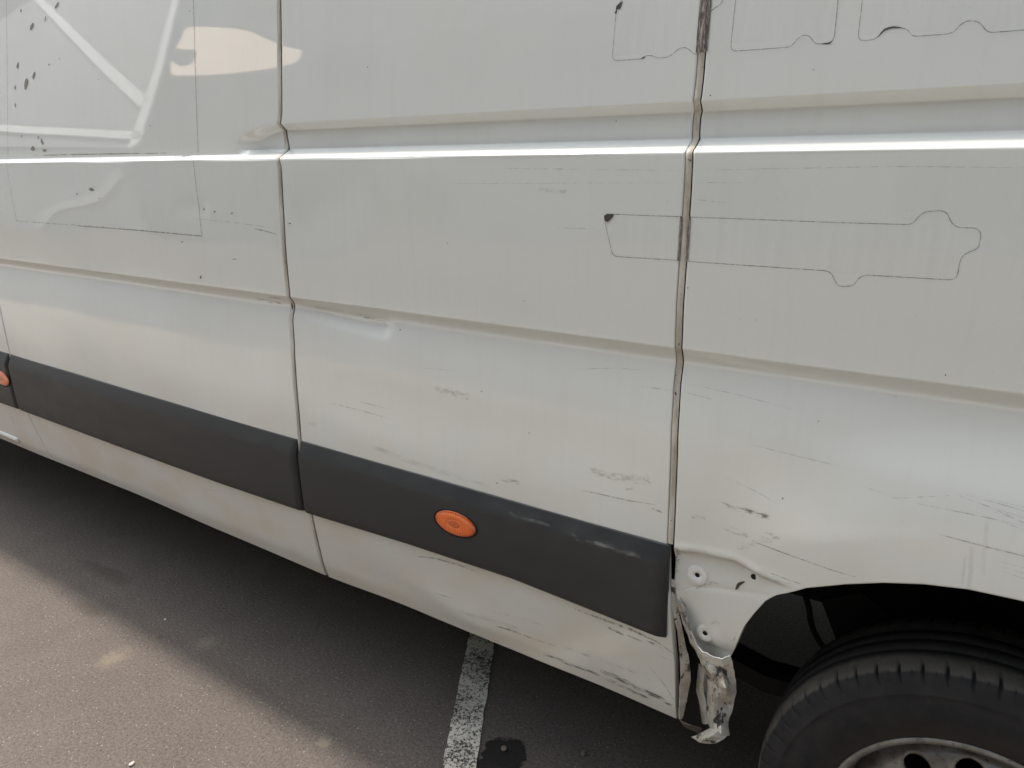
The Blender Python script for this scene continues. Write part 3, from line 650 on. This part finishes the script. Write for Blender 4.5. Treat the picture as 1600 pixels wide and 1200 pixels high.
# ------------------------------------------------------------------ torn, crumpled metal below the corner
def crumple(name, rowsP, mat, noise=.003, seed=1, sub=3):
    """rowsP: rows of (px, py, y): corner points of sheet metal folded along sharp creases"""
    rg = np.random.default_rng(seed); G = np.array([[at_y(*p) for p in row] for row in rowsP])
    a, b = G.shape[:2]
    u = np.linspace(0, a-1, (a-1)*sub+1); v = np.linspace(0, b-1, (b-1)*sub+1)
    T = np.stack([np.stack([np.interp(u, range(a), G[:, j, k]) for j in range(b)], 1) for k in range(3)], -1)
    T = np.stack([np.stack([np.interp(v, range(b), T[i, :, k]) for i in range(len(u))], 0) for k in range(3)], -1)
    N = rg.standard_normal((len(u), len(v))); T[..., 1] += N*noise; T[..., 0] += rg.standard_normal(N.shape)*noise*.6; T[..., 2] += rg.standard_normal(N.shape)*noise*.6
    F = []
    for q in grid_faces(len(u), len(v)):
        q = q[::-1]; F += ([(q[0], q[1], q[2]), (q[0], q[2], q[3])] if rg.random() < .5 else [(q[0], q[1], q[3]), (q[1], q[2], q[3])])
    o = mesh_obj(name, T.reshape(-1, 3), F, mat, van, smooth=False)
    md = o.modifiers.new('thick', 'SOLIDIFY'); md.thickness = .0024; md.offset = 0
    return o
# rolled bright lip under the mounting corner, then the main folded tongue
crumple('torn_lip', [[(1086, 1006, .010), (1098, 1018, .000), (1114, 1026, -.004), (1128, 1029, -.002), (1141, 1024, .012)],
                     [(1090, 1018, .018), (1101, 1030, .010), (1115, 1038, .006), (1130, 1041, .008), (1143, 1034, .020)]], PAINT, .0006, 2)
crumple('torn_flange', [[(1088, 1016, .024), (1102, 1032, .012), (1119, 1039, .008), (1143, 1034, .024)],
                        [(1096, 1036, .030), (1110, 1052, -.006), (1128, 1050, .016), (1148, 1056, .034)],
                        [(1107, 1060, .034), (1117, 1068, .020), (1134, 1076, -.012), (1150, 1080, .036)],
                        [(1106, 1084, .038), (1115, 1088, -.004), (1134, 1096, .028), (1145, 1106, .040)],
                        [(1104, 1112, .040), (1115, 1114, .004), (1127, 1118, .018), (1137, 1128, .040)],
                        [(1110, 1140, .040), (1117, 1142, .014), (1127, 1146, .002), (1139, 1149, .030)]], PAINT_BENT, .0009, 3)
crumple('torn_flange', [[(1110, 1138, .034), (1122, 1142, .006), (1139, 1147, .028)],
                        [(1096, 1146, .024), (1112, 1150, -.006), (1132, 1154, .016)],
                        [(1080, 1151, .034), (1094, 1160, .018), (1117, 1162, .012)]], PAINT_BENT, .0008, 5, 2)
crumple('torn_flange', [[(1092, 1036, .066), (1103, 1046, .046), (1112, 1060, .060)],
                        [(1088, 1078, .072), (1098, 1070, .044), (1110, 1080, .066)],
                        [(1092, 1092, .070), (1103, 1098, .050), (1108, 1102, .066)],
                        [(1098, 1130, .074), (1106, 1131, .052), (1114, 1136, .066)]], PAINT_BENT, .0008, 8, 2)
crumple('torn_flange', [[(1049, 905, .014), (1055, 906, .020)], [(1050, 950, .020), (1060, 955, .028)], [(1058, 985, .030), (1071, 1010, .038)], [(1062, 1013, .028), (1077, 1032, .044)],
                        [(1063, 1060, .032), (1079, 1062, .050)], [(1062, 1090, .038), (1073, 1092, .056)], [(1061, 1124, .050), (1067, 1122, .060)]], PAINT_BENT, .0008, 9, 2)
crumple('torn_flange', [[(1058, 940, .016), (1067, 946, .004)], [(1068, 974, .020), (1079, 982, .004)], [(1080, 1004, .024), (1091, 1014, .004)], [(1092, 1028, .028), (1104, 1036, .008)]], PAINT_BENT, .0010, 12, 2)
crumple('torn_flange', [[(1062, 1126, .05), (1080, 1132, .045), (1097, 1139, .06)], [(1068, 1134, .09), (1084, 1142, .08), (1092, 1146, .09)]], STEELDIRT, .001, 14)
# inner sill box closing the torn end, deep in shade
boxobj('inner_sill', (-3.0, -.50, .075, .16, .395, .56), DARK, van)
boxobj('inner_sill', (-.50, -.40, .14, .22, .40, .80), DARK, van)

# ------------------------------------------------------------------ rest of the body: gutter, roof, far side, ends, floor
WID = 2.02
gut = (.018+(2.47-1.545)*.089)
def loft_roof():
    xs = [-4.35, -4.2, -3.8, -3, -1, 1, 1.6, 1.75]
    sec = [(.100, 2.40), (.101, 2.418), (gut-.004, 2.425), (gut-.002, 2.470), (.13, 2.50), (.22, 2.56), (.5, 2.605), (1.01, 2.62)]
    sec = sec+[(WID-y, z) for y, z in sec[-2::-1]]
    V = [(x, y, z) for x in xs for y, z in sec]
    return mesh_obj('roof', V, grid_faces(len(xs), len(sec)), PAINT, van)
loft_roof()
zz = np.array([.39, .48, .585, .72, .97, 1.19, 1.2, 1.5, 1.54, 1.75, 2.0, 2.2, 2.41]); yy = WID-np.array([.058, .034, .016, .003, 0, .007, 0, 0, .016, .034, .058, .079, .101])
V = []; xs = np.linspace(-4.35, 1.75, 40)
for z, y in zip(zz, yy):
    for x in xs: V.append((x, y, z))
mesh_obj('far_side', V, grid_faces(len(zz), len(xs)), PAINT, van)
bm = bmesh.new(); box(bm, 1.745, 1.80, .07, WID-.07, .42, 2.50, .02); bm_obj('rear_door', bm, PAINT, van)
# cab front
sec = [(-4.352, 2.50, .10), (-4.60, 2.30, .13), (-5.05, 1.62, .08), (-5.25, 1.45, .09), (-5.75, 1.18, .12), (-5.88, .95, .14), (-5.90, .55, .14), (-5.80, .36, .16), (-4.352, .36, .07)]
V = []
for x, z, inset in sec: V += [(x, inset, z), (x, WID-inset, z)]
n = len(sec); F = [(2*i, 2*i+1, 2*(i+1)+1, 2*(i+1)) for i in range(n-1)]+[tuple(2*i for i in range(n))[::-1], tuple(2*i+1 for i in range(n))]
mesh_obj('cab_front', V, F, PAINT, van, smooth=False)
V = [(-4.64, .22, 2.262), (-4.64, WID-.22, 2.262), (-5.03, WID-.2, 1.67), (-5.03, .2, 1.67)]
mesh_obj('windscreen', [(x-.006, y, z+.006) for x, y, z in V], [(0, 1, 2, 3)], GLASS, van, smooth=False)
xs = np.linspace(-4.28, -3.26, 16); zs = np.linspace(1.60, 2.22, 10)
V = [(x, float(side_y(x, z))-.003, z) for z in zs for x in xs]
mesh_obj('door_window', V, grid_faces(10, 16), GLASS, door)
for d in ((-5.7, -.49, .07, WID-.07, .43, .46), (.70, 1.74, .07, WID-.07, .43, .46), (-.49, .70, .58, WID-.58, .45, .48)): boxobj('underbody_floor', d, DARK, van)
for y0, y1, yw in ((.03, .57, .565), (WID-.57, WID-.03, WID-.585)):             # wheel-housing walls
    boxobj('housing_wall', (-.50, .70, yw, yw+.02, .47, 1.0), LINER, van); boxobj('housing_wall', (-.52, -.495, y0+.06, y1, .47, 1.0), LINER, van)
    boxobj('housing_wall', (.695, .715, y0, y1, .45, 1.0), LINER, van); boxobj('housing_roof', (-.52, .715, y0, y1, .985, 1.0), LINER, van)
def liner():
    V = []; n = 50
    for i in range(n):
        a = R(140)-R(140-10)*i/(n-1); rr = .575
        for y in (.012, .03, .12, .3, .56):
            V.append((WX+(rr-(.014 if y < .02 else 0))*math.cos(a), y-.0, WZ+(rr-(.01 if y < .02 else 0))*math.sin(a)))
    return mesh_obj('wheel_liner', V, grid_faces(n, 5), LINER, van)
liner()
# leaf spring, axle, hose
P = [at_y(1140, 1024, .36), at_y(1165, 1036, .36), at_y(1200, 1056, .36), at_y(1240, 1078, .36)]
bm = bmesh.new()
def slab(bm, pts, w, h):
    prev = None
    for p in pts:
        ring = [bm.verts.new((p[0], p[1]+sy*w, p[2]+sz*h)) for sy, sz in ((-1, -1), (1, -1), (1, 1), (-1, 1))]
        if prev:
            for k in range(4): bm.faces.new((prev[k], prev[(k+1) % 4], ring[(k+1) % 4], ring[k]))
        else: bm.faces.new(ring)
        prev = ring
    bm.faces.new(prev[::-1])
slab(bm, [(-1.0, .36, .47), (-.75, .36, .43), tuple(P[0]), tuple(P[2]), (-.15, .36, .36), (.1, .36, .33), (.5, .36, .36), (.9, .36, .45)], .035, .022)
bm_obj('leaf_spring', bm, BLACK, van)
tube('rear_axle', [(WX, .22, WZ), (WX, WID-.22, WZ)], .05, DARK, van)
bh = [at_y(x, y, .30) for x, y in ((1258, 930), (1264, 950), (1266, 968), (1271, 985), (1281, 1003), (1296, 1022))]
tube('brake_hose', bh, .0065, BLACK, van)
plate = [at_y(x, y, .32) for x, y in ((1283, 938), (1345, 925), (1440, 1000), (1400, 1030), (1310, 1010), (1302, 988))]  # black plate added to fill the dark shape beside the hose
bm = bmesh.new(); f1 = [bm.verts.new(p) for p in plate]; f2 = [bm.verts.new((p[0], p[1]+.012, p[2])) for p in plate]
bm.faces.new(f1); bm.faces.new(f2[::-1])
for k in range(6): bm.faces.new((f1[k], f2[k], f2[(k+1) % 6], f1[(k+1) % 6]))
bm_obj('black_filler', bm, BLACK, van)
tube('exhaust_pipe', [(-3.0, 1.25, .36), (-1.2, 1.25, .36), (-.6, 1.35, .38)], .035, DARK, van)

# ------------------------------------------------------------------ wheels
def tyre_material():
    m = NT('tyre_rubber'); p = m.sep(m.tc.outputs['Object'])
    r = m.math('SQRT', m.math('ADD', m.math('POWER', p[0], 2), m.math('POWER', p[2], 2)))
    n1 = m.noise(25, 5, .6); n2 = m.noise(300, 3)
    dust = m.math('MULTIPLY', m.mr(m.math('ADD', r, m.math('MULTIPLY', m.math('SUBTRACT', n1, .5), .006)), .350, .3545), m.mr(n1, .2, .8, .55, 1))
    ay = m.math('ABSOLUTE', m.math('SUBTRACT', p[1], .1245)); dust = m.math('MULTIPLY', dust, m.mr(ay, .040, .062, .12, 1))  # dust cut back mid-tread: the shadow there is put into the colour
    c = m.mix(m.mr(n1, .3, .7), (.013, .013, .014), (.022, .021, .0205)); c = m.mix(dust, c, (.095, .086, .071))
    inner = m.mr(r, .275, .235, 0, .5); c = m.mix(inner, c, (.036, .028, .022))
    m.set(Base_Color=c, Roughness=.78, Specular_IOR_Level=.3, Normal=m.bump(n2, .2, .001)); return m.m
TYRE = tyre_material()
def rim_material():
    m = NT('steel_rim'); n1 = m.noise(30, 5, .6); n2 = m.noise(120, 5, .7)
    c = m.mix(m.mr(n1, .3, .7), (.27, .265, .25), (.15, .14, .125)); c = m.mix(m.mr(n2, .58, .68), c, (.07, .05, .04))
    m.set(Base_Color=c, Metallic=.6, Roughness=m.mr(n1, .3, .7, .32, .5)); return m.m
RIM = rim_material()
def make_wheel():
    w = bpy.data.objects.new('wheel', None); link(w, van)
    NS, PER = 60, 15; n = NS*PER
    prof = [(.222, .034), (.228, .026), (.236, .0235), (.240, .0225), (.244, .020), (.262, .0155), (.285, .012), (.305, .0115), (.3155, .0135), (.3172, .0125), (.3190, .0135), (.334, .0165), (.343, .0195), (.3492, .0230), (.3530, .0280), (.3555, .0350), (.3580, .046), (.3597, .060), (.3608, .083), (.355, .0843), (.355, .0895), (.3612, .091), (.3618, .117), (.3555, .1185), (.3555, .1255)]
    prof = prof+[(r, .242-y) for r, y in prof[::-1]]
    V = []; m = len(prof); Y0 = .015-.0115
    for k in range(n):
        a = 2*math.pi*k/n; ph = k % PER
        for i, (r, y) in enumerate(prof):
            rr = r; tw = 0
            if 12 <= i <= 16 or m-17 <= i <= m-13:
                if ph in (0, 1): rr -= .0095 if ph == 0 else .007
                elif ph == 7 and (i in (13, 14) or i in (m-14, m-15)): rr -= .003
            if 15 <= i <= m-16: tw = .030*(y-.03)/.2 if i < m/2 else .030*(.21-y)/.2
            V.append((rr*math.cos(a+tw), y+Y0, rr*math.sin(a+tw)))
    F = []
    for k in range(n):
        k2 = (k+1) % n
        for i in range(m-1): F.append((k*m+i, k*m+i+1, k2*m+i+1, k2*m+i))
    t = mesh_obj('tyre', V, F, TYRE, w)
    # steel rim: lip and barrel
    rp = [(.218, .036), (.226, .0275), (.2315, .0250), (.2300, .0225), (.2240, .0225), (.2185, .0255), (.2150, .034), (.2105, .050), (.2040, .066), (.1985, .085), (.1975, .11), (.20, .20), (.225, .215)]
    V = []; n = 128; m = len(rp)
    for k in range(n):
        a = 2*math.pi*k/n
        for r, y in rp: V.append((r*math.cos(a), y+Y0, r*math.sin(a)))
    F = [(k*m+i, k*m+i+1, ((k+1) % n)*m+i+1, ((k+1) % n)*m+i) for k in range(n) for i in range(m-1)]
    mesh_obj('rim', V, F, RIM, w)
    # pressed disc with twelve round vents
    V = []; F = []; NH = 12; q = 24; r0, r1, rh, hr = .120, .199, .158, .0225
    def dy(r): return float(np.interp(r, [.03, .07, .10, .120, .14, .158, .18, .199], [.085, .085, .080, .060, .050, .050, .058, .088]))+Y0
    for s in range(NH):
        ac = R(96)+2*math.pi*s/NH; da = math.pi/NH
        outer = []
        for k in range(q):
            b = 2*math.pi*k/q; cx, sx = math.cos(b), math.sin(b); t = 1/max(abs(cx), abs(sx)); cx *= t; sx *= t
            outer.append(((r0+r1)/2+cx*(r1-r0)/2, ac+sx*da))
        base = len(V)
        for ring in range(5):
            f = ring/4
            for k in range(q):
                b = 2*math.pi*k/q; hx = rh+hr*math.cos(b); hy = hr*math.sin(b)
                hrr, ha = math.hypot(hx, hy), math.atan2(hy, hx)+ac
                r = outer[k][0]*(1-f)+hrr*f; a = outer[k][1]*(1-f)+ha*f
                V.append((r*math.cos(a), dy(r)-(.002 if ring == 3 else 0), r*math.sin(a)))
        for k in range(q):
            b = 2*math.pi*k/q; hx = rh+hr*math.cos(b); hy = hr*math.sin(b); r, a = math.hypot(hx, hy), math.atan2(hy, hx)+ac
            V.append((r*math.cos(a), dy(r)+.010, r*math.sin(a)))
        for ring in range(5):
            for k in range(q): F.append((base+ring*q+k, base+ring*q+(k+1) % q, base+(ring+1)*q+(k+1) % q, base+(ring+1)*q+k))
    b0 = len(V); rr = [.120, .110, .100, .085, .07, .05, .03]; n = 72
    for r in rr:
        for k in range(n):
            a = 2*math.pi*k/n; V.append((r*math.cos(a), dy(r), r*math.sin(a)))
    for i in range(len(rr)-1):
        for k in range(n): F.append((b0+i*n+k, b0+i*n+(k+1) % n, b0+(i+1)*n+(k+1) % n, b0+(i+1)*n+k))
    mesh_obj('wheel_disc', V, F, RIM, w)
    bm = bmesh.new()
    bmesh.ops.create_cone(bm, segments=32, radius1=.045, radius2=.038, depth=.05, cap_ends=True, matrix=Matrix.Translation((0, .075+Y0, 0)) @ Matrix.Rotation(R(90), 4, 'X'))
    bm_obj('hub_cap', bm, DARK, w)
    for k in range(6):
        a = 2*math.pi*k/6; bm = bmesh.new()
        bmesh.ops.create_cone(bm, segments=6, radius1=.014, radius2=.012, depth=.03, cap_ends=True, matrix=Matrix.Translation((.075*math.cos(a), .075+Y0, .075*math.sin(a))) @ Matrix.Rotation(R(90), 4, 'X'))
        bm_obj('wheel_nut', bm, RIM, w)
    # brake drum behind the vents
    bm = bmesh.new(); bmesh.ops.create_cone(bm, segments=48, radius1=.18, radius2=.18, depth=.10, cap_ends=True, matrix=Matrix.Translation((0, .17, 0)) @ Matrix.Rotation(R(90), 4, 'X'))
    bm_obj('brake_drum', bm, BLACK, w)
    return w
wh = make_wheel(); wh.location = (WX, 0, WZ)
def copy_part(o, parent):
    c = o.copy(); COL.objects.link(c); c.parent = parent
    for ch in list(o.children): copy_part(ch, c)
    return c
for loc, flip in (((-4.75, .03, WZ), 0), ((WX, WID, WZ), 1), ((-4.75, WID-.03, WZ), 1)):
    c = copy_part(wh, van); c.location = loc
    if flip: c.rotation_euler = (0, 0, math.pi)

# ------------------------------------------------------------------ loose grit on the asphalt
def pebble(px, py, r, label, mat, seed, name='pebble', cat='pebble', flat=.6):
    p = on_ground(px, py, r*flat*.5); bm = bmesh.new(); bmesh.ops.create_icosphere(bm, subdivisions=2, radius=r); rg = random.Random(seed)
    off = Vector((rg.random()*9, rg.random()*9, 0))
    from mathutils import noise as nz
    for v in bm.verts: v.co *= 1+.45*nz.noise(v.co/r*1.1+off); v.co.z *= flat; v.co.x *= 1.25
    o = bm_obj(name, bm, mat, None, True); o.location = (p[0], p[1], r*flat*.72); o.rotation_euler = (0, 0, rg.random()*6)
    tag(o, label, cat); return o
STONE = plain('pale_stone', (.52, .46, .38), .8); STONE2 = plain('brown_stone', (.16, .125, .10), .85)
pebble(206, 1194, .0065, 'pale pebble on sunlit asphalt at the bottom edge left of the white line', STONE, 1)
pebble(258, 968, .0042, 'tiny white stone chip lying in the van\'s shadow left of the white line', STONE, 2)
pebble(788, 1170, .0085, 'brownish pebble on the dark oil stain beside the white line', STONE2, 3)
pebble(912, 1178, .0080, 'lone brownish pebble on shaded asphalt right of the oil stain', STONE2, 4)
pebble(248, 995, .0045, 'dark grit crumb lying on the edge of the van\'s shadow', STONE2, 5)

# ------------------------------------------------------------------ unseen, behind the camera: things added and shaped for the paint's reflections
ROOFM = plain('slate_roof', (.16, .165, .17), .6); CAPM = plain('white_ridge_caps', (.68, .69, .68), .5); WALLM = plain('pale_render', (.42, .44, .45), .8)
CREAM = plain('cream_reflector', (.90, .68, .52), .7)
def slab_poly(name, pts, n, th, mat, parent):
    n = Vector(n).normalized(); P = [Vector(p) for p in pts]; k = len(P)
    V = P+[p-n*th for p in P]; F = [tuple(range(k)), tuple(range(2*k-1, k-1, -1))]+[(i, (i+1) % k+0, (i+1) % k+k, i+k)[::-1] for i in range(k)]
    o = mesh_obj(name, V, F, mat, parent, smooth=False)
    bm = bmesh.new(); bm.from_mesh(o.data); bmesh.ops.recalc_face_normals(bm, faces=bm.faces); bm.to_mesh(o.data); bm.free(); return o
RN = Vector((0, .85, .527)).normalized(); A0 = Vector((-15.83, -7.9, 3.3))
def onroof(x, z): return Vector((x, A0.y-(z-A0.z)*RN.z/RN.y, z))
house = thing('house', 'pale house out of view, its roof and white caps shaped to mirror as streaks', 'house', (-24, -11, 0))  # roof pitch and caps shaped for the white streaks mirrored in the paint
def H(o): o.matrix_parent_inverse = house.matrix_world.inverted(); return o
house.matrix_world = Matrix.Translation((-24, -11, 0))
H(slab_poly('roof', [onroof(-15.83, 3.3), onroof(-21.0, 10.0), onroof(-31, 10.0), onroof(-36, 3.9)], RN, .15, ROOFM, house))
def cap(a, b, wd, name='ridge_cap'):
    a, b = Vector(a)+RN*.09, Vector(b)+RN*.09; t = (b-a).normalized(); q = RN.cross(t).normalized()*wd/2
    H(slab_poly(name, [a-q, b-q, b+q, a+q], RN, .07, CAPM, house))
cap(onroof(-15.83, 3.3), onroof(-21.0, 10.0), .27); cap(onroof(-16.9, 4.55), onroof(-30.1, 10.0), .28); cap(onroof(-15.9, 3.62), onroof(-36, 4.9), .24, 'eave_board')
H(boxobj('wall', (-35.5, -16.1, -14, -8.2, 0, 3.35), WALLM, house))
H(slab_poly('streak_board', [(-16.2, -8.05, 1.9), (-16.2, -8.05, 2.2), (-20.6, -8.05, .3), (-20.6, -8.05, 0.0)], (0, 1, 0), .12, CAPM, house))  # sloping board added to mirror as a pale diagonal streak
reflector = thing('warm_reflector', 'added cream panel out of view, placed to mirror as a warm oval', 'warm_reflector', (-14.5, -9.3, 0)); reflector.matrix_world = Matrix.Translation((-14.5, -9.3, 0))  # invented cream panel, tilted to the sun for a warm reflection
AP = [(-18.04, 7.07), (-16.55, 6.86), (-15.07, 6.54), (-13.7, 6.04), (-12.8, 5.72), (-12.2, 5.55), (-11.95, 5.35), (-11.92, 5.15), (-12.45, 5.09), (-13.08, 5.06), (-14.35, 5.08), (-15.32, 5.14), (-16.03, 5.23), (-16.81, 5.75), (-16.1, 5.51), (-15.78, 5.61), (-16.27, 6.05), (-17.32, 6.25), (-17.64, 6.61)]
def rounded(P, k=5):
    out = []; n = len(P)
    for i in range(n):
        p0, p1, p2, p3 = (np.array(P[(i+d) % n]) for d in (-1, 0, 1, 2))
        for t in np.arange(k)/k: out.append(tuple(.5*(2*p1+(p2-p0)*t+(2*p0-5*p1+4*p2-p3)*t*t+(3*p1-p0-3*p2+p3)*t**3)))
    return out
AP = rounded(AP)
o = slab_poly('reflector_panel', [(x, -8.5-(z-5.06)*.8818, z) for x, z in AP], (0, .75, .6614), .05, CREAM, reflector); o.matrix_parent_inverse = reflector.matrix_world.inverted()
for px in (-15.6, -12.6):
    o = boxobj('bracket', (px-.05, px+.05, -14.6, -9.2, 5.4, 5.5), STEELDIRT, reflector); o.matrix_parent_inverse = reflector.matrix_world.inverted()
BLOCKM = plain('backdrop_grey', (.17, .172, .175), .85)
blk = thing('dark_backdrop', 'added grey block out of view, darkening what the paint mirrors', 'backdrop', (0, -17, 0)); blk.matrix_world = Matrix.Translation((0, -17, 0))  # unseen block added to hide the low sky from the paint
o = boxobj('wall', (-60, 45, -24, -14.6, 0, 12.5), BLOCKM, blk); o.matrix_parent_inverse = blk.matrix_world.inverted()
for k in range(26):
    for zf in (1.0, 4.0, 6.4, 9.2):
        x0 = -58+k*4
        if zf > 1.5 or k % 3:
            o = boxobj('window', (x0, x0+2.2, -14.62, -14.55, zf, zf+1.5), GLASS, blk); o.matrix_parent_inverse = blk.matrix_world.inverted()
